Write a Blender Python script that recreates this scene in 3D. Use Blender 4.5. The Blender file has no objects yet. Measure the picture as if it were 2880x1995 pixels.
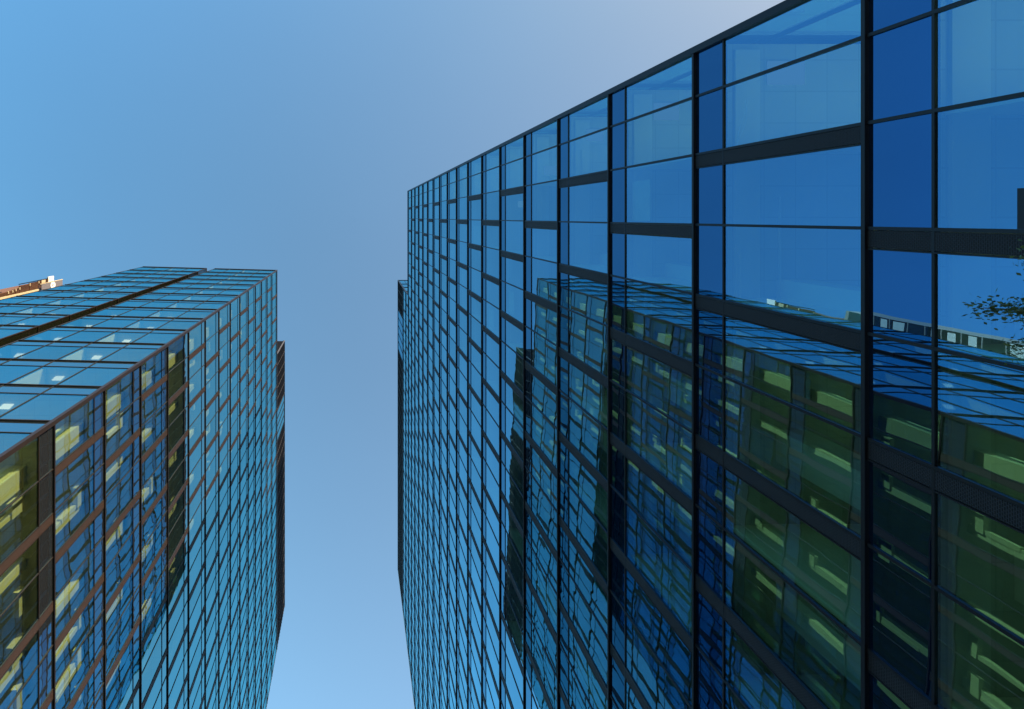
import bpy, math, random
random.seed(11)
R = math.radians
S = bpy.context.scene
COL = S.collection
# ------------------------------------------------------------------ camera
cam_d = bpy.data.cameras.new('camera')
cam = bpy.data.objects.new('camera', cam_d); COL.objects.link(cam)
H0 = 1.7
cam.location = (0, 0, H0)
cam.rotation_euler = (math.pi, 0, 0)          # straight up; image right = +X, image down = +Y
cam_d.lens = 18.75; cam_d.sensor_width = 36; cam_d.sensor_fit = 'HORIZONTAL'
cam_d.shift_x = 0.1535; cam_d.shift_y = -0.1339
cam_d.clip_start = 0.1; cam_d.clip_end = 4000
S.camera = cam
# ------------------------------------------------------------------ sky, sun, exposure
SUN_EL = R(20); SX, SY = .587, -.809
w = bpy.data.worlds.new('World'); S.world = w; w.use_nodes = True
nt = w.node_tree; bg = nt.nodes['Background']
sky = nt.nodes.new('ShaderNodeTexSky'); sky.sky_type = 'NISHITA'; sky.sun_disc = False
sky.sun_elevation = SUN_EL; sky.sun_rotation = math.atan2(SX, SY)
sky.air_density = 1; sky.dust_density = 1; sky.ozone_density = 2
geo = nt.nodes.new('ShaderNodeTexCoord')
comb = nt.nodes.new('ShaderNodeCombineXYZ')
sep = nt.nodes.new('ShaderNodeSeparateXYZ'); nt.links.new(geo.outputs['Generated'], sep.inputs[0])
xy = nt.nodes.new('ShaderNodeMath'); xy.operation = 'MULTIPLY'
nt.links.new(sep.outputs[0], xy.inputs[0]); nt.links.new(sep.outputs[1], xy.inputs[1])
cxy = nt.nodes.new('ShaderNodeCombineXYZ')
nt.links.new(sep.outputs[0], cxy.inputs[0]); nt.links.new(sep.outputs[1], cxy.inputs[1]); nt.links.new(xy.outputs[0], cxy.inputs[2])
for i, (a, bx, by, bxy) in enumerate(((.985, .26, .56, .45), (1.19, -.28, .50, .42), (1.10, -.40, .36, .55))):
    d = nt.nodes.new('ShaderNodeVectorMath'); d.operation = 'DOT_PRODUCT'
    d.inputs[1].default_value = (bx, by, bxy); nt.links.new(cxy.outputs[0], d.inputs[0])
    m = nt.nodes.new('ShaderNodeMath'); m.operation = 'ADD'; m.inputs[1].default_value = a
    nt.links.new(d.outputs['Value'], m.inputs[0]); nt.links.new(m.outputs[0], comb.inputs[i])
mul = nt.nodes.new('ShaderNodeVectorMath'); mul.operation = 'MULTIPLY'
nt.links.new(sky.outputs[0], mul.inputs[0]); nt.links.new(comb.outputs[0], mul.inputs[1])
wn = nt.nodes.new('ShaderNodeTexNoise'); wn.inputs['Scale'].default_value = 2.2; wn.inputs['Detail'].default_value = 5
nt.links.new(geo.outputs['Generated'], wn.inputs['Vector'])
wr = nt.nodes.new('ShaderNodeMapRange'); wr.inputs['To Min'].default_value = .965; wr.inputs['To Max'].default_value = 1.035
nt.links.new(wn.outputs['Fac'], wr.inputs['Value'])
hz = nt.nodes.new('ShaderNodeVectorMath'); hz.operation = 'SCALE'                       # faint high haze
nt.links.new(mul.outputs[0], hz.inputs[0]); nt.links.new(wr.outputs[0], hz.inputs['Scale'])
nt.links.new(hz.outputs[0], bg.inputs[0]); bg.inputs[1].default_value = 0.15
sun_d = bpy.data.lights.new('sun', 'SUN'); sun_d.energy = 4.8; sun_d.angle = R(.53); sun_d.color = (1, .84, .64)
sun = bpy.data.objects.new('sun', sun_d); COL.objects.link(sun)
sun.location = (SX*200, SY*200, 200)
from mathutils import Vector
sd = Vector((SX*math.cos(SUN_EL), SY*math.cos(SUN_EL), math.sin(SUN_EL)))
sun.rotation_euler = sd.to_track_quat('Z', 'Y').to_euler()
vs = S.view_settings; vs.view_transform = 'Standard'; vs.look = 'None'; vs.gamma = 1; vs.exposure = 1.07
cy = S.cycles
cy.max_bounces = 12; cy.diffuse_bounces = 3; cy.glossy_bounces = 6; cy.transparent_max_bounces = 24
cy.transmission_bounces = 4; cy.caustics_reflective = False; cy.caustics_refractive = False
cy.sample_clamp_indirect = 6; cy.use_denoising = True

# ------------------------------------------------------------------ units: plan in "u" (picture units at one storey up), heights in storeys
F = 1500.0
UM = 7.0/2859          # metres per plan unit
HM = F*UM              # metres per storey (3.67 m)
# ------------------------------------------------------------------ materials
def mat(name):
    m = bpy.data.materials.new(name); m.use_nodes = True
    t = m.node_tree; t.nodes.clear()
    o = t.nodes.new('ShaderNodeOutputMaterial'); return m, t, o
def N(t, k, **kw):
    n = t.nodes.new(k)
    for a, v in kw.items(): setattr(n, a, v)
    return n
def math_(t, op, a, b=None):
    n = N(t, 'ShaderNodeMath', operation=op)
    for i, v in enumerate((a, b)):
        if v is None: continue
        if isinstance(v, (int, float)): n.inputs[i].default_value = v
        else: t.links.new(v, n.inputs[i])
    return n.outputs[0]
def mixc(t, f, a, b):
    n = N(t, 'ShaderNodeMix', data_type='RGBA')
    if isinstance(f, (int, float)): n.inputs[0].default_value = f
    else: t.links.new(f, n.inputs[0])
    for i, v in ((6, a), (7, b)):
        if isinstance(v, tuple): n.inputs[i].default_value = (*v, 1)
        else: t.links.new(v, n.inputs[i])
    return n.outputs[2]
def noise(t, scale, detail=2, vec=None):
    n = N(t, 'ShaderNodeTexNoise'); n.inputs['Scale'].default_value = scale; n.inputs['Detail'].default_value = detail
    if vec is not None: t.links.new(vec, n.inputs['Vector'])
    return n.outputs['Fac']
def glass(name, refl, r0, trans, wave=.0012, back=None, graze=(.70, .88, 1), gp=5.0, fp=4.5, lean=0):
    m, t, o = mat(name)
    tc = N(t, 'ShaderNodeTexCoord')
    mp = N(t, 'ShaderNodeMapping'); mp.inputs['Scale'].default_value = (1, 1, .55)
    t.links.new(tc.outputs['Object'], mp.inputs['Vector'])
    at = N(t, 'ShaderNodeAttribute', attribute_name='vary')
    off = N(t, 'ShaderNodeVectorMath', operation='SCALE'); off.inputs[0].default_value = (37, 53, 29)
    t.links.new(at.outputs['Fac'], off.inputs['Scale']); t.links.new(off.outputs[0], mp.inputs['Location'])
    b = N(t, 'ShaderNodeBump'); b.inputs['Strength'].default_value = 1; b.inputs['Distance'].default_value = wave
    a1 = noise(t, 1.5, 1.5, mp.outputs[0])
    a2 = noise(t, 4.2, 0, mp.outputs[0])
    t.links.new(math_(t, 'ADD', a1, math_(t, 'MULTIPLY', a2, .26)), b.inputs['Height'])
    if lean:                                   # the units stand very slightly turned in their frames
        ge = N(t, 'ShaderNodeNewGeometry'); va = N(t, 'ShaderNodeVectorMath', operation='ADD')
        va.inputs[1].default_value = (0, lean, 0); vn = N(t, 'ShaderNodeVectorMath', operation='NORMALIZE')
        t.links.new(ge.outputs['Normal'], va.inputs[0]); t.links.new(va.outputs[0], vn.inputs[0]); t.links.new(vn.outputs[0], b.inputs['Normal'])
    lw = N(t, 'ShaderNodeLayerWeight'); lw.inputs['Blend'].default_value = .5
    f5 = math_(t, 'POWER', lw.outputs['Facing'], fp)
    fac = math_(t, 'ADD', math_(t, 'MULTIPLY', f5, 1-r0), r0)
    fac = math_(t, 'MULTIPLY', fac, math_(t, 'ADD', math_(t, 'MULTIPLY', at.outputs['Fac'], .12), .92))
    dirt = N(t, 'ShaderNodeMapRange'); dirt.inputs['From Min'].default_value = .35; dirt.inputs['From Max'].default_value = .75
    dirt.inputs['To Min'].default_value = 1.0; dirt.inputs['To Max'].default_value = .93
    t.links.new(noise(t, .8, 5, mp.outputs[0]), dirt.inputs['Value'])
    fac = math_(t, 'MINIMUM', math_(t, 'MULTIPLY', fac, dirt.outputs[0]), .97)
    g = N(t, 'ShaderNodeBsdfGlossy'); g.inputs['Roughness'].default_value = 0.0
    t.links.new(mixc(t, math_(t, 'POWER', lw.outputs['Facing'], gp), refl, graze), g.inputs['Color'])
    t.links.new(b.outputs[0], g.inputs['Normal'])
    if back is None:
        tr = N(t, 'ShaderNodeBsdfTransparent'); tr.inputs['Color'].default_value = (*trans, 1)
    else:
        tr = N(t, 'ShaderNodeBsdfDiffuse'); tr.inputs['Color'].default_value = (*back, 1)
    mx = N(t, 'ShaderNodeMixShader')
    t.links.new(fac, mx.inputs[0]); t.links.new(tr.outputs[0], mx.inputs[1]); t.links.new(g.outputs[0], mx.inputs[2])
    t.links.new(mx.outputs[0], o.inputs[0]); return m
def paint(name, col, rough=.5, metal=0, var=.15, scale=3, spec=.5):
    m, t, o = mat(name)
    p = N(t, 'ShaderNodeBsdfPrincipled')
    tc = N(t, 'ShaderNodeTexCoord')
    n = noise(t, scale, 4, tc.outputs['Object'])
    t.links.new(mixc(t, n, tuple(c*(1-var) for c in col), tuple(min(1, c*(1+var)) for c in col)), p.inputs['Base Color'])
    p.inputs['Roughness'].default_value = rough; p.inputs['Metallic'].default_value = metal
    p.inputs['Specular IOR Level'].default_value = spec
    t.links.new(p.outputs[0], o.inputs[0]); return m
def mesh_metal(name, col):
    """expanded-metal sheet: rows of small diamonds"""
    m, t, o = mat(name)
    p = N(t, 'ShaderNodeBsdfPrincipled'); tc = N(t, 'ShaderNodeTexCoord')
    mp = N(t, 'ShaderNodeMapping'); mp.inputs['Rotation'].default_value = (0, R(90), R(90))
    t.links.new(tc.outputs['Object'], mp.inputs['Vector'])
    b = N(t, 'ShaderNodeTexBrick'); b.offset = .5
    b.inputs['Color1'].default_value = (*[c*.35 for c in col], 1); b.inputs['Color2'].default_value = (*[c*.25 for c in col], 1)
    b.inputs['Mortar'].default_value = (*[c*1.6 for c in col], 1)
    b.inputs['Scale'].default_value = 1; b.inputs['Mortar Size'].default_value = .006; b.inputs['Mortar Smooth'].default_value = .6
    b.inputs['Brick Width'].default_value = .045; b.inputs['Row Height'].default_value = .022
    t.links.new(mp.outputs[0], b.inputs['Vector'])
    t.links.new(b.outputs['Color'], p.inputs['Base Color'])
    bu = N(t, 'ShaderNodeBump'); bu.inputs['Strength'].default_value = .6; bu.inputs['Distance'].default_value = .01
    t.links.new(b.outputs['Fac'], bu.inputs['Height']); t.links.new(bu.outputs[0], p.inputs['Normal'])
    p.inputs['Roughness'].default_value = .5; p.inputs['Specular IOR Level'].default_value = .2
    t.links.new(p.outputs[0], o.inputs[0]); return m
def tiles(name, col):
    """suspended ceiling of square boards with thin shadow joints"""
    m, t, o = mat(name); p = N(t, 'ShaderNodeBsdfPrincipled'); tc = N(t, 'ShaderNodeTexCoord')
    b = N(t, 'ShaderNodeTexBrick'); b.offset = 0
    b.inputs['Color1'].default_value = (*col, 1); b.inputs['Color2'].default_value = (*[c*.9 for c in col], 1)
    b.inputs['Mortar'].default_value = (*[c*.8 for c in col], 1); b.inputs['Scale'].default_value = 1
    b.inputs['Mortar Size'].default_value = .012; b.inputs['Brick Width'].default_value = .6; b.inputs['Row Height'].default_value = .6
    t.links.new(tc.outputs['Object'], b.inputs['Vector']); t.links.new(b.outputs['Color'], p.inputs['Base Color'])
    p.inputs['Roughness'].default_value = .9; t.links.new(p.outputs[0], o.inputs[0]); return m
def emit(name, col, s):
    m, t, o = mat(name); e = N(t, 'ShaderNodeEmission'); e.inputs[0].default_value = (*col, 1); e.inputs[1].default_value = s
    t.links.new(e.outputs[0], o.inputs[0]); return m
def wood(name, a, b):
    m, t, o = mat(name); p = N(t, 'ShaderNodeBsdfPrincipled'); tc = N(t, 'ShaderNodeTexCoord')
    wv = N(t, 'ShaderNodeTexWave', bands_direction='Y'); wv.inputs['Scale'].default_value = 3.2
    wv.inputs['Distortion'].default_value = 1.5; wv.inputs['Detail'].default_value = 3
    t.links.new(tc.outputs['Object'], wv.inputs['Vector'])
    t.links.new(mixc(t, wv.outputs['Fac'], a, b), p.inputs['Base Color']); p.inputs['Roughness'].default_value = .6
    t.links.new(p.outputs[0], o.inputs[0]); return m

M = dict(
 glassR=glass('blue_coated_glass', (.23, .56, .95), .43, (.46, .76, .68), wave=.0009, lean=-.031, graze=(.42, .95, 1), gp=2.6, fp=1.9),
 glassL=glass('green_tinted_glass', (.26, .38, .42), .30, (.86, .96, .62), wave=.0008, graze=(.26, .90, 1), gp=1.3, fp=1.15),
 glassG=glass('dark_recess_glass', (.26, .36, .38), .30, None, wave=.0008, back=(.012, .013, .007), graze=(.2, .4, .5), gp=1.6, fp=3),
 spanR=glass('blue_spandrel_glass', (.11, .34, .74), .42, None, wave=.0009, back=(.002, .006, .020), lean=-.031, graze=(.36, .84, 1), gp=2.0),
 spanL=glass('grey_spandrel_glass', (.28, .38, .42), .36, None, wave=.0008, back=(.04, .045, .05), graze=(.30, .92, 1), gp=1.4, fp=1.25),
 black=paint('black_anodised_metal', (.007, .008, .013), .40, .0, .15, 3, .27),
 bronze=paint('bronze_anodised_metal', (.025, .0165, .0118), .42, .1, .25, 6, .3),
 ventR=mesh_metal('black_expanded_metal', (.012, .013, .019)),
 ventL=mesh_metal('bronze_expanded_metal', (.058, .033, .0205)),
 louvre=paint('dark_louvre_metal', (.006, .006, .008), .7, 0, .1, 3, .08),
 rib=paint('pale_metal_rib', (.12, .105, .095), .4, .3),
 ceiling=tiles('ceiling_boards', (.55, .56, .50)),
 bulk=paint('ceiling_board', (.68, .68, .64), .9, 0, .04, 1),
 white=paint('white_plaster', (.90, .90, .70), .9, 0, .04, 1),
 core=paint('grey_core_wall', (.34, .35, .31), .9, 0, .1, .6),
 concrete=paint('roof_concrete', (.25, .24, .23), .9, 0, .2, 1),
 paving=paint('paving_stone', (.28, .27, .25), .85, 0, .2, .6),
 lamp=emit('lamp_diffuser', (1, .98, .92), 1.1),
 faintglow=emit('faint_ceiling_glow', (.75, 1, .95), .09),  # faint glow that makes added ceiling panels look pale
 tube=emit('lit_lamp_tube', (.9, 1, .95), 1.1),
 timber=wood('timber_boards', (.075, .028, .008), (.15, .06, .018)),
 cream=paint('cream_painted_steel', (.55, .44, .26), .5),
 signgrey=paint('grey_sign_panel', (.17, .15, .155), .5, 0, .1, 8),
 signwhite=paint('white_sign_enamel', (.82, .8, .78), .4, 0, .04),
 leaf=paint('leaf_green', (.05, .10, .03), .55, 0, .5, 6),
 pot=paint('clay_pot', (.3, .16, .1), .8), trunk=paint('bark_brown', (.12, .08, .05), .9),
 steel=paint('brushed_steel', (.45, .46, .48), .35, .6),
 cable=paint('white_cable', (.8, .8, .8), .5),
 cabinet=paint('dark_laminate', (.03, .03, .035), .5),
 fabric=paint('pale_blind_fabric', (.62, .63, .6), .9),
)
# ------------------------------------------------------------------ mesh builder
class Fr:
    """a facade frame: origin in plan units, u along the wall, n out of it"""
    def __init__(s, O, u, n=None):
        l = math.hypot(*u); s.O = O; s.u = (u[0]/l, u[1]/l)
        s.n = n if n else (-s.u[1], s.u[0])
    def p(s, u, z, d=0):
        return ((s.O[0]+s.u[0]*u+s.n[0]*d)*UM, (s.O[1]+s.u[1]*u+s.n[1]*d)*UM, z*HM+H0)
W = Fr((0, 0), (1, 0), (0, 1))      # plain plan frame: u=X, d=Y
class MB:
    def __init__(s): s.v = []; s.f = []; s.m = []; s.sm = []; s.mats = []; s.va = {}
    def mi(s, m):
        if m not in s.mats: s.mats.append(m)
        return s.mats.index(m)
    def face(s, pts, m, smooth=False):
        b = len(s.v); s.v += pts; s.f.append(tuple(range(b, b+len(pts)))); s.m.append(s.mi(m)); s.sm.append(smooth)
    def hexa(s, P, m):
        b = len(s.v); s.v += P; k = s.mi(m)
        for q in ((0, 3, 2, 1), (4, 5, 6, 7), (0, 1, 5, 4), (1, 2, 6, 5), (2, 3, 7, 6), (3, 0, 4, 7)):
            s.f.append(tuple(b+i for i in q)); s.m.append(k); s.sm.append(False)
    def box(s, fr, u0, u1, z0, z1, d0, d1, m):
        s.hexa([fr.p(u0, z0, d0), fr.p(u1, z0, d0), fr.p(u1, z0, d1), fr.p(u0, z0, d1),
                fr.p(u0, z1, d0), fr.p(u1, z1, d0), fr.p(u1, z1, d1), fr.p(u0, z1, d1)], m)
    def prism(s, poly, z0, z1, m):
        n = len(poly); b = len(s.v); k = s.mi(m)
        for z in (z0, z1): s.v += [W.p(x, z, y) for x, y in poly]
        s.f.append(tuple(b+i for i in reversed(range(n)))); s.f.append(tuple(b+n+i for i in range(n)))
        for i in range(n): j = (i+1) % n; s.f.append((b+i, b+j, b+n+j, b+n+i))
        s.m += [k]*(n+2); s.sm += [False]*(n+2)
    def tube(s, pts, r, m, seg=6):
        """round bar along metre points"""
        k = s.mi(m); rings = []
        for i, p in enumerate(pts):
            p = Vector(p); a = Vector(pts[max(i-1, 0)]); c = Vector(pts[min(i+1, len(pts)-1)])
            d = (c-a).normalized(); x = d.orthogonal().normalized(); y = d.cross(x)
            rr = r[i] if isinstance(r, (list, tuple)) else r
            b = len(s.v); s.v += [tuple(p+x*rr*math.cos(t)+y*rr*math.sin(t)) for t in [2*math.pi*q/seg for q in range(seg)]]
            rings.append(b)
        for a, b in zip(rings, rings[1:]):
            for q in range(seg):
                s.f.append((a+q, a+(q+1) % seg, b+(q+1) % seg, b+q)); s.m.append(k); s.sm.append(True)
    def pane(s, fr, u0, u1, z0, z1, m, nu=1, nz=1, bow=0, tu=0, tz=0):
        b = len(s.v); k = s.mi(m); va = random.random()
        for q in range(nu*nz): s.va[len(s.f)+q] = va
        for j in range(nz+1):
            for i in range(nu+1):
                a = i/nu; c = j/nz
                d = bow*(1-(2*a-1)**2)*(1-(2*c-1)**2)+tu*(a-.5)+tz*(c-.5) if nu > 1 else 0
                s.v.append(fr.p(u0+(u1-u0)*a, z0+(z1-z0)*c, d))
        for j in range(nz):
            for i in range(nu):
                q = b+j*(nu+1)+i
                s.f.append((q, q+1, q+nu+2, q+nu+1)); s.m.append(k); s.sm.append(nu > 1)
    def build(s, name, parent=None, kind=None, label=None):
        me = bpy.data.meshes.new(name); me.from_pydata(s.v, [], s.f)
        for m in s.mats: me.materials.append(m)
        me.polygons.foreach_set('material_index', s.m); me.polygons.foreach_set('use_smooth', s.sm); me.update()
        if s.va:
            at = me.attributes.new('vary', 'FLOAT', 'FACE'); at.data.foreach_set('value', [s.va.get(i, .5) for i in range(len(s.f))])
        o = bpy.data.objects.new(name, me); COL.objects.link(o)
        if parent: o.parent = parent
        if kind: o['kind'] = kind
        if label: o['label'] = label
        return o
def thing(o, label, cat, group=None):
    o['label'] = label; o['category'] = cat
    if group: o['group'] = group
    return o
def empty(name, label, cat, group=None):
    return thing_link(bpy.data.objects.new(name, None), label, cat, group)
def thing_link(o, label, cat, group=None):
    COL.objects.link(o); return thing(o, label, cat, group)

# ------------------------------------------------------------------ how large a wall piece shows in the picture (decides which pieces become parts of their own)
def shows(fr, u0, u1, z0, z1):
    c = fr.p((u0+u1)/2, (z0+z1)/2)
    if (0-c[0])*fr.n[0]+(0-c[1])*fr.n[1] <= 0: return 0
    q = []
    for u, z in ((u0, z0), (u1, z0), (u1, z1), (u0, z1)):
        p = fr.p(u, max(z, .2)); dz = p[2]-H0
        q.append((min(2880, max(0, 998+1500*p[0]/dz)), min(1995, max(0, 612+1500*p[1]/dz))))
    return abs(sum(q[i][0]*q[(i+1) % 4][1]-q[(i+1) % 4][0]*q[i][1] for i in range(4)))/2
class Tower:
    def __init__(s, root, frame, glass_m, span_m, vent_m):
        s.root = root; s.frame = frame; s.g = glass_m; s.sp = span_m; s.vm = vent_m
        s.cells = {'window': [], 'spandrel_panel': [], 'vent_grille': []}
    def facade(s, fr, lines, levels, vent=None, vw=115, fine=True, bow=.7, mw=13, ends=(True, True), sec=.235, yaw=0, gm=None):
        root, fm = s.root, s.frame
        z_lo, z_hi = levels[0], levels[-1]; u_lo, u_hi = lines[0], lines[-1]
        for k, u in enumerate(lines):
            if (k == 0 and not ends[0]) or (k == len(lines)-1 and not ends[1]): continue
            b = MB(); b.box(fr, u-mw/2, u+mw/2, z_lo, z_hi, -22, 11, fm)
            b.build('mullion', root)
        for k, z in enumerate(levels[1:], 1):
            top = k == len(levels)-1
            b = MB(); b.box(fr, u_lo-8, u_hi+8, z-(.0154 if not top else .03), z+(0 if not top else .03), -24, 24, fm)
            if sec: b2 = MB(); b2.box(fr, u_lo, u_hi, z-sec-.009, z-sec, -21, 9, fm); b2.build('transom', root)
            b.build('floor_fin', root)
        for k in range(len(levels)-1):
            z0, z1 = levels[k], levels[k+1]; zs = z1-sec if sec else z1
            for i in range(len(lines)-1):
                u0, u1 = lines[i], lines[i+1]; ua = u0
                if vent and vent(i, k) and u1-u0 > vw*2:
                    ua = u0+vw
                    s.cells['vent_grille'].append((shows(fr, u0, ua, z0, z1), 'v', fr, u0, ua, z0, z1, 0))
                n = 6 if fine else 1
                bw = random.choice((-1, 1))*random.uniform(.25, 1)*bow; tu = random.gauss(0, .3)*bow+yaw*(u1-ua); tz = random.gauss(0, .5)*bow
                s.cells['window'].append((shows(fr, ua, u1, z0, zs), 'w', fr, ua, u1, z0, zs, (n, bw, tu, tz, gm)))
                if sec:
                    bw = random.choice((-1, 1))*random.uniform(.2, .7)*bow*.5
                    s.cells['spandrel_panel'].append((shows(fr, ua, u1, zs, z1), 's', fr, ua, u1, zs, z1, (min(n, 4), bw, tu, tz*.3, gm)))
    def emitcells(s):
        for name, cells in s.cells.items():
            cells.sort(key=lambda c: -c[0])
            rest = MB()
            for j, (ar, kd, fr, u0, u1, z0, z1, ex) in enumerate(cells):
                own = j < 100
                b = MB() if own else rest
                if kd == 'v':
                    b.box(fr, u0+12, u1-8, z0+.002, z1-.014, -14, 8, s.vm)
                    f = MB() if own else rest
                    f.box(fr, u1-4, u1+4, z0+.001, z1-.0145, -20, 9.5, s.frame)
                    if own:
                        o = b.build(name, s.root); f.build('frame', o)
                else:
                    n, bw, tu, tz, gm = ex
                    b.pane(fr, u0+2, u1-2, z0, z1-(.0154 if kd == 's' else .01), gm or (s.g if kd == 'w' else s.sp), n, n, bw, tu, tz)
                    if own: b.build(name, s.root)
            if rest.f: rest.build(name, s.root, kind='stuff')

# ================================================================== setting
g = MB(); g.face([(-900, -900, 0), (900, -900, 0), (900, 900, 0), (-900, 900, 0)], M['paving']); g.build('ground', kind='structure')

# ================================================================== right tower
rt = empty('office_tower', 'dark framed blue glass tower filling the right half, mirroring the opposite tower', 'building')
rt.location = (0, 0, 0)
T = Tower(rt, M['black'], M['glassR'], M['spanR'], M['ventR'])
DR = 2859
fW = Fr((DR, 0), (0, 1), (-1, 0))
RZ = 19.136; RH = 21.1; RL = 23.5; RE = 23330; RB = 4162
lines = [-1400, -1012, -526]+[60+586*k for k in range(40)]
lowl = [y for y in lines if y <= RB]; highl = [y for y in lines if y >= RB]+[RE]
lev = [-.42]+[n-.0075 for n in range(1, 19)]
ventR = lambda off: (lambda i, k: (i+off+k) % 2 == 0)
# floor k spans level k..k+1; vents start at line 60 on even-numbered tops
T.facade(fW, lowl, lev+[RZ], vent=lambda i, k: i > 1 and (i+k) % 2 == 0, ends=(False, True), mw=19)
T.facade(fW, highl, lev+[18.9925, 19.9925, RH], vent=lambda i, k: (i+len(lowl)-1+k) % 2 == 0, ends=(False, True), mw=17)
# end face towards the sun (seen only in reflections and from other places)
fS = Fr((DR, -1400), (1, 0), (0, -1))
T.facade(fS, [0]+[390+830*k for k in range(9)], lev+[RZ], fine=False, ends=(False, True))
fS2 = Fr((DR, RB), (1, 0), (0, -1))
T.facade(fS2, [0]+[390+830*k for k in range(9)], [RZ+.02, 20.05, RH, 22.2, RL], fine=False, ends=(False, True), sec=None)
T.emitcells()
b = MB(); b.box(W, DR-27, DR+40, -.46, RZ+.035, -1400-29, -1400+26, M['black']); b.build('corner_post', rt)
b = MB(); b.box(W, DR-22, DR+34, RZ, RL, RB-24, RB+20, M['black']); b.build('corner_post', rt)
def slabs(root, poly, zs, strip=None, strip_m=None):
    for z in zs:
        b = MB(); b.prism(poly, z-.225, z-.02, M['ceiling'])
        if strip:
            for st in strip: b.box(W, st[0], st[1], z-.238, z-.2255, st[2], st[3], M['bulk'])
        b.build('floor_slab', root)
polyR = [(DR+40, -1350), (DR+7000, -1350), (DR+7000, RE-60), (DR+40, RE-60)]
slabs(rt, polyR, [n-.0075 for n in range(1, 19)]+[RZ], strip=[(DR+90, DR+280, -1300, RE-100)])
polyH = [(DR+40, RB+40), (DR+7000, RB+40), (DR+7000, RE-60), (DR+40, RE-60)]
slabs(rt, polyH, [19.9925, RH])
b = MB(); b.prism(polyR, RZ-.01, RZ+.0, M['concrete']); b.build('roof_slab', rt)
b = MB(); b.prism(polyH, RL-.05, RL+.02, M['concrete']); b.build('roof_slab', rt)
b = MB(); b.box(W, DR+7002, DR+7060, -.46, RL, -1400, RE+20, M['core']); b.build('rear_wall', rt)
b = MB(); b.box(W, DR-20, DR+7000, -.46, RL, RE-50, RE+14, M['core']); b.build('end_wall', rt)
b = MB(); b.box(W, DR+2700, DR+5000, -.46, RH, 1500, 20000, M['core']); b.build('lift_core', rt)
for j in range(18):
    y = 60+1172*j+420
    b = MB(); b.box(W, DR+420, DR+650, -.46, RZ, y, y+250, M['bulk']); b.build('column', rt)
for y in (-526, 646, 646+586*3, 646+586*5, 646+586*9, 646+586*12, 646+586*15):
    b = MB(); b.box(W, DR+60, DR+2690, -.46, RZ-.3, y-18, y+18, M['white']); b.build('partition_wall', rt)
def louvres(root, fr, a, z0, z1, pitch, rib_m, body_m, name='louvre_screen'):
    for u0, u1 in a:
        b = MB(); b.box(fr, u0, u1, z0, z1, -60, 4, body_m)
        for i in range(int((z1-z0)/.16)):
            zz = z0+.05+i*.16; b.box(fr, u0+4, u1-4, zz, zz+.05, 4.5, 16, body_m)
        o = b.build(name, root)
        r = MB(); u = u0
        while u < u1: r.box(fr, u-5, u+5, z0, z1, 5, 20, rib_m); u += pitch
        r.build('rib', o)
louvres(rt, fW, [(RB, 6063), (8650, RE)], RH+.02, RL, 586, M['rib'], M['louvre'])
b = MB(); b.box(fW, 6063, 8650, RH+.02, RL, -8, 0, M['spanR'])
for k in range(6): b.box(fW, 6063+517*k-10, 6063+517*k+10, RH+.02, RL, .5, 20, M['black'])
b.build('plant_room_glazing', rt)
b = MB(); b.box(fW, RB, RE, RL, RL+.05, -70, 26, M['black']); b.build('parapet_cap', rt)
b = MB()
for z in (RL+.14, RL+.22): b.tube([fW.p(RB, z, -30), fW.p(RB+900, z, -30)], .02, M['black'])
for u in (RB, RB+300, RB+600, RB+900): b.tube([fW.p(u, RL+.05, -30), fW.p(u, RL+.22, -30)], .02, M['black'])
b.build('roof_railing', rt)
# added panels with a faint glow in place of pale ceiling patches
for z, y, x0, x1, hw in ((3, -1120, 340, 620, 90), (4, -1120, 300, 560, 90), (5, -1100, 240, 460, 80), (6, -760, 200, 420, 70),
                     (7, -250, 240, 420, 60), (8, -900, 220, 420, 70), (10, 300, 200, 360, 60)):
    b = MB(); b.box(W, DR+x0, DR+x1, z-.250, z-.240, y-hw, y+hw, M['tube' if hw < 10 else 'faintglow']); b.build('glowing_ceiling_panel', rt)
b = MB()
pts = [fW.p(-880+1.0*430*t+26*math.sin(t*math.pi), 2.66+.05*t, -60-25*math.sin(t*6)) for t in [i/16 for i in range(17)]]
pts += [fW.p(-450-430*t-20*math.sin(t*math.pi), 2.71-.05*t, -62+20*math.sin(t*5)) for t in [i/16 for i in range(1, 17)]]
b.tube(pts, .006, M['cable'], 4); b.build('blind_cord', rt)
for y0_, y1_, z, d in ((250, 640, 2.755, -120), (-330, 40, 3.76, -150), (-160, 620, 2.752, -420), (700, 1200, 3.755, -200), (-900, -560, 4.755, -170), (130, 560, 4.75, -260), (-470, 30, 5.75, -160)):
    b = MB(); b.box(fW, y0_, y1_, z-.014, z-.004, d-5, d+5, M['bulk']); b.build('blind_rail', rt)
for (i, z, dr) in ((646+586, 7, .2), (646+586*2, 8, .25), (60, 9, .5), (-526, 4, .22), (646, 11, .3), (646+586*4, 6, .22), (646+586*3, 13, .4)):
    b = MB(); b.box(fW, i+150, i+560, z-.26-dr, z-.25, -70, -66, M['fabric']); b.build('roller_blind', rt)

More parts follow.
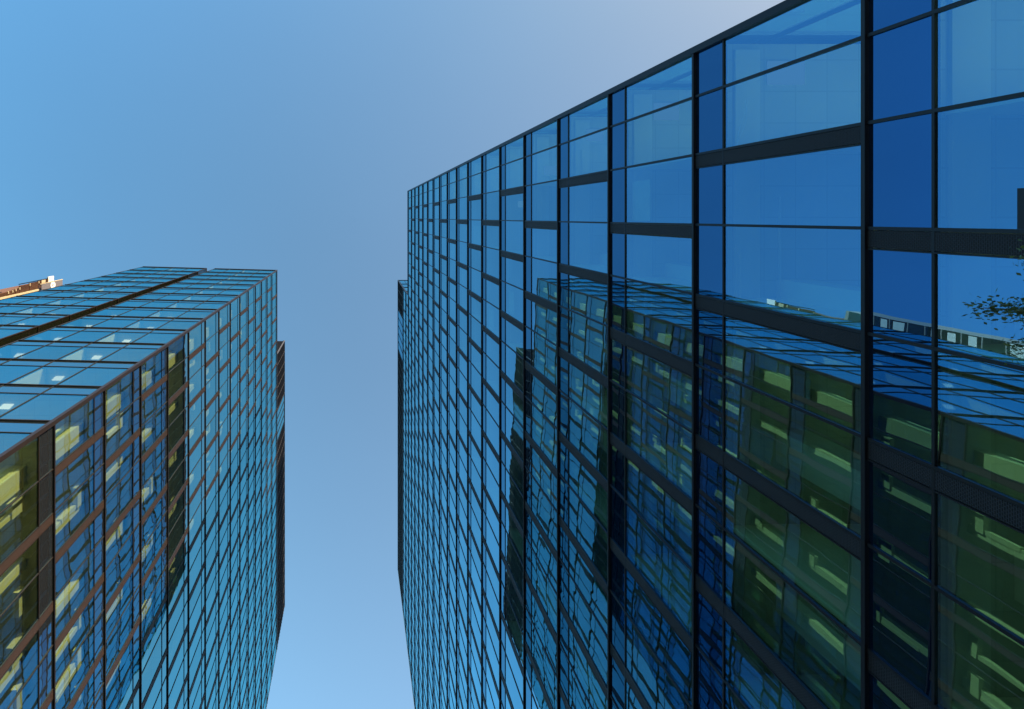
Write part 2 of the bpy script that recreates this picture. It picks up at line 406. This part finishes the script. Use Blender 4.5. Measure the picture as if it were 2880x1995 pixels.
# ================================================================== left tower
lt = empty('office_tower', 'bronze framed glass tower on the left, two pale blue faces meeting at a lit corner', 'building')
DL = 4181; LC = 2840; LE = 23150
LT = Tower(lt, M['bronze'], M['glassL'], M['spanL'], M['ventL'])
fB = Fr((-DL, 0), (0, 1), (1, 0))
zl = -.06
lev = [-.42]+[n+zl for n in range(1, 19)]; LZ = 19.06; LH = 21.1; LB = 7343
lb = [LC]+[3485+608*k for k in range(33)]
lb = [y for y in lb if y < LE-300]+[LE]
LT.facade(fB, lb, lev+[LZ], vent=lambda i, k: i > 0 and (i+k) % 2 == 0, vw=130, ends=(False, True))
sl = .027
fA = Fr((-DL, LC), (-1, -sl), (sl, -1))
LT.facade(fA, [0, 834, 1668, 2502, 3322], lev+[LZ], fine=True, bow=.25, ends=(False, True), sec=.26)
fA2 = Fr((-DL, LC), (-1, -sl), (sl, -1))
LT.facade(fA2, [3782, 4629, 5476, 6323, 7170], lev+[LZ], fine=True, bow=.25, sec=.26)
GD = 430
fG = Fr(fA.p(3322, 0, -GD)[:2], (-1, -sl), (sl, -1)); fG.O = (fG.O[0]/UM, fG.O[1]/UM)
LT.facade(fG, [20, 440], lev+[LZ-.6], fine=False, sec=.26, gm=M['glassG'])
fGs = Fr((fA.p(3780, 0, 0)[0]/UM, fA.p(3780, 0, 0)[1]/UM), (-sl, 1), (1, sl))
LT.facade(fGs, [0, 215, 425], lev+[LZ], fine=False, sec=.26, gm=M['glassG'], mw=22, ends=(True, False))
fGt = Fr((fA.p(3324, 0, 0)[0]/UM, fA.p(3324, 0, 0)[1]/UM), (-sl, 1), (-1, -sl))
LT.facade(fGt, [0, 215, 425], lev+[LZ], fine=False, sec=.26, gm=M['glassG'], mw=22, ends=(True, False))
# side face of the tower away from the street, seen only from elsewhere
fC = Fr((fA.p(7170, 0, 0)[0]/UM, fA.p(7170, 0, 0)[1]/UM), (0, 1), (-1, 0))
LT.facade(fC, [0]+[400+830*k for k in range(24)], lev+[LZ], fine=False, sec=.26, ends=(True, False))
LT.emitcells()
b = MB(); b.box(W, -DL-30, -DL+29, -.46, LZ+.035, LC-29, LC+34, M['bronze'])
b.build('corner_post', lt)
a = lambda u, d: (fA.p(u, 0, d)[0]/UM, fA.p(u, 0, d)[1]/UM)
polyL = [(-DL-40, LC+45), (-DL-40, LE-60), (-DL-7120, LE-60), a(7130, -45), a(3825, -45), a(3825, -GD-40), a(3278, -GD-40), a(3278, -45)]
slabs(lt, polyL, [n+zl for n in range(1, 19)]+[LZ])
b = MB(); b.prism(polyL, LZ-.018, LZ+.0, M['concrete']); b.build('roof_slab', lt)
b = MB(); b.box(W, -DL-7160, -DL+10, -.46, LZ, LE-50, LE+12, M['core']); b.build('end_wall', lt)
b = MB(); b.box(W, -DL-5200, -DL-2600, -.46, LZ-.05, 5600, 20000, M['core']); b.build('lift_core', lt)
for j in range(16):
    y = 3290+1216*j
    big = j == 0
    b = MB(); b.box(W, -DL-(440 if big else 300), -DL-177, -.46, LZ-.05, y, y+(256 if big else 130), M['white']); b.build('column', lt)
rb = random.Random(5)  # white boxes added behind the glass in place of sun patches indoors
for n in range(4, 17):
    zc = n+zl-.2255
    for k in range(0, 12):
        if rb.random() < .42:
            yq = 3485+608*k+rb.choice((140, 250)); ln = rb.uniform(180, 330); dz = rb.choice((.07, .10, .16))
            b = MB(); b.box(W, -DL-230, -DL-150, zc-.06-dz, zc-.05, yq, yq+ln, M['white']); b.build('sun_patch_box', lt)
            if rb.random() < .5:
                b = MB(); b.box(W, -DL-236, -DL-168, zc-.05-dz-rb.uniform(.2, .45), zc-.062-dz, yq+ln-70, yq+ln-4, M['white']); b.build('sun_patch_box', lt)
for u, dep in ((1668, 1500), (5476, 900)):
    b = MB(); b.box(fA, u-12, u+12, -.46, LZ-.05, -dep, -44, M['white']); b.build('partition_wall', lt)
for n in range(4, 20):
    z = (n+zl if n < 19 else LZ)-.2255
    for u in (1413, 3090, 4940, 6890):
        if n == 19 and u > 4000: continue
        b = MB(); q = [(u-50, -275), (u+124, -275), (u+44, -195), (u-124, -195)]
        b.hexa([fA.p(a_, z-.012, c_) for a_, c_ in q]+[fA.p(a_, z, c_) for a_, c_ in q], M['lamp']); b.build('glowing_ceiling_panel', lt)
louvres(lt, fB, [(LB, 10444), (12090, LE)], LZ+.04, LH, 608, M['rib'], M['louvre'])
b = MB(); b.box(fB, 10444, 12090, LZ+.04, LH, -8, 0, M['spanL'])
for k in range(5): b.box(fB, 10444+411*k-10, 10444+411*k+10, LZ+.04, LH, .5, 20, M['black'])
b.build('plant_room_glazing', lt)
fBs = Fr((-DL, LB), (-1, 0), (0, -1))
louvres(lt, fBs, [(2, 5000)], LZ+.04, LH, 608, M['rib'], M['louvre'])
b = MB(); b.box(W, -DL-5000, -DL-60, LZ+.04, LH-.02, LB+62, LE-20, M['louvre']); b.build('plant_room', lt)
b = MB(); b.box(fB, LB-20, LE, LH, LH+.05, -80, 26, M['black']); b.build('parapet_cap', lt)
b = MB(); b.box(W, -DL-34, -DL+27, LZ+.04, LH+.05, LB-26, LB+10, M['rib']); b.build('corner_post', lt)

# ================================================================== taller neighbouring building behind the left tower, with timber screens and a round sign
nb = empty('neighbouring_building', 'timber clad building top with a round white sign peeping out behind the left tower', 'building')
NX = -15000; K = 15000/24300
class FrK(Fr):                                         # facade frame whose Y and heights are given at the reference distance
    def p(s, u, z, d=0): return Fr.p(s, u*K, z*K, d)
fN = FrK((NX, 0), (0, 1), (1, 0))                       # its side facing the street; u = Y
def px(x, y, X=-24300):
    z = X/(x-998); return (y-612)*z, z               # (Y, storeys) of a picture point on the plane X
b = MB(); b.box(W, NX-1000, NX-10, -.46, 24.2*K, 4560*K, 14000*K, M['concrete']); b.build('wall', nb)
rn = random.Random(3)
for k in range(36):
    z = .3+.66*k
    b = MB(); b.box(fN, 4564, 7000, z+.03, z+.64, -9, -4, M['spanL']); o = b.build('window', nb)
    if k % 4 != 3:
        r = MB(); c = rn.uniform(.05, .16)
        r.box(fN, 4600+rn.uniform(0, 60), 6900, z+.03+c, z+.03+c+rn.uniform(.26, .42), -3.5, -1, M['fabric']); r.build('curtain', o)
b = MB(); b.box(W, NX-900, NX-66, 24.2*K, 28.0*K, 5230*K, 9000*K, M['timber']); b.build('roof_storey', nb)
y0, z0 = px(117, 800); y1, z1 = px(176, 787)
b = MB(); b.box(fN, y0, y0+900, z0, z1, -50, 0, M['signgrey']); sg = b.build('sign_panel', nb)
cy_, cz_ = y0+265, (z0+z1)/2+.02
em = MB()
for i in range(36):
    t0, t1 = 2*math.pi*i/36, 2*math.pi*(i+1)/36
    q = [(cy_+260*r*math.cos(t), cz_+.235*r*math.sin(t)) for r, t in ((1, t0), (1, t1), (.36, t1), (.36, t0))]
    em.hexa([fN.p(a_, c_, 2) for a_, c_ in q]+[fN.p(a_, c_, 22) for a_, c_ in q], M['signwhite'])
em.box(fN, cy_-30, cy_+34, cz_-.015, cz_+.085, 3, 20, M['signwhite'])
em.build('emblem', sg)
b = MB(); b.box(fN, y0-50, y0-2, z0-.12, z1+.03, -52, 8, M['cream']); b.build('trim', sg)
b = MB(); b.box(fN, 4720, 5120, 28.2, 28.72, -60, -2, M['signwhite']); b.build('post', nb)
b = MB(); b.box(fN, 4880, 5110, 27.6, 27.95, -60, -4, M['cream']); b.build('post', nb)
for z0_, z1_, ya in ((24.3, 24.95, 5210), (24.95, 25.26, 5190), (25.26, 25.5, 5140), (25.5, 25.8, 5097), (25.8, 26.6, 4960), (26.6, 27.35, 4915), (27.35, 28.19, 4890)):
    b = MB(); b.box(fN, ya, 5480, z0_+.012, z1_-.012, -60, -30, M['timber'])
    for k in range(int((5480-ya)/70)): b.box(fN, ya+24+k*70, ya+54+k*70, z0_+.02, z1_-.02, -29.5, -10, M['timber'])
    o = b.build('timber_screen', nb)
    r = MB(); r.box(fN, ya-22, ya+150, z1_-.02, z1_+.035, -64, 2, M['cream']); r.build('bracket', o)
b = MB(); b.box(fN, 4830, 4880, 25.8, 28.19, -64, -6, M['black']); b.build('edge_beam', nb)
b = MB(); b.box(fN, 5490, 5640, 20.0, 27.28, -9, 40, M['cream']); b.build('post', nb)
b = MB(); b.box(fN, 5200, 5700, 27.3, 27.56, -60, -20, M['black']); b.build('edge_beam', nb)
b = MB()
for k in range(3): b.tube([fN.p(5130, 23.9+.16*k, -30), fN.p(5230, 23.9+.16*k, -30)], .05, M['black'])
b.tube([fN.p(5150, 23.6, -30), fN.p(5150, 24.5, -30)], .05, M['black']); b.build('roof_railing', nb)

# ================================================================== street tree beside the right tower; only the tip of its crown reaches the picture
st = empty('street_tree', 'green leafy tree whose crown tip shows at the right edge of the picture', 'tree')
st.location = (6.02, .79, 0)
b = MB(); b.tube([(0, 0, 0), (.03, .02, 1.4), (-.02, .03, 3.0), (.03, .0, 4.8), (0, .02, 6.4)], [.10, .08, .065, .045, .012], M['trunk'], 9)
rt_ = random.Random(8); tips = []
for i in range(60):
    z = rt_.uniform(3.9, 6.1); a_ = rt_.uniform(0, 6.283); q = math.sqrt(max(.06, 1-((z-5.2)/1.35)**2)); r = rt_.uniform(.5, 1)*q
    e = (.85*r*math.cos(a_), .52*r*math.sin(a_), z+rt_.uniform(.15, .5)); tips.append((z, e))
    b.tube([(0, .02, z), (e[0]*.5, e[1]*.5, z*.45+e[2]*.55), e], [.018, .010, .004], M['trunk'], 5)
b.build('trunk', st)
b = MB()
for z, e in tips:
    for q in range(460):
        f = rt_.uniform(.35, 1.06)
        c = Vector((e[0]*f+rt_.gauss(0, .055), e[1]*f+rt_.gauss(0, .055), z+(e[2]-z)*f+rt_.gauss(0, .06)))
        d = Vector((rt_.gauss(0, 1), rt_.gauss(0, 1), rt_.gauss(0, .6)-.3)).normalized(); s_ = d.orthogonal().normalized()
        L = rt_.uniform(.03, .055); wd = L*.28
        b.face([tuple(c), tuple(c+d*L*.5+s_*wd), tuple(c+d*L), tuple(c+d*L*.5-s_*wd)], M['leaf'])
b.build('crown', st)
b = MB(); b.box(fW, -125, 50, 1.47, 1.530, -20, 9, M['black']); b.build('transom', rt)
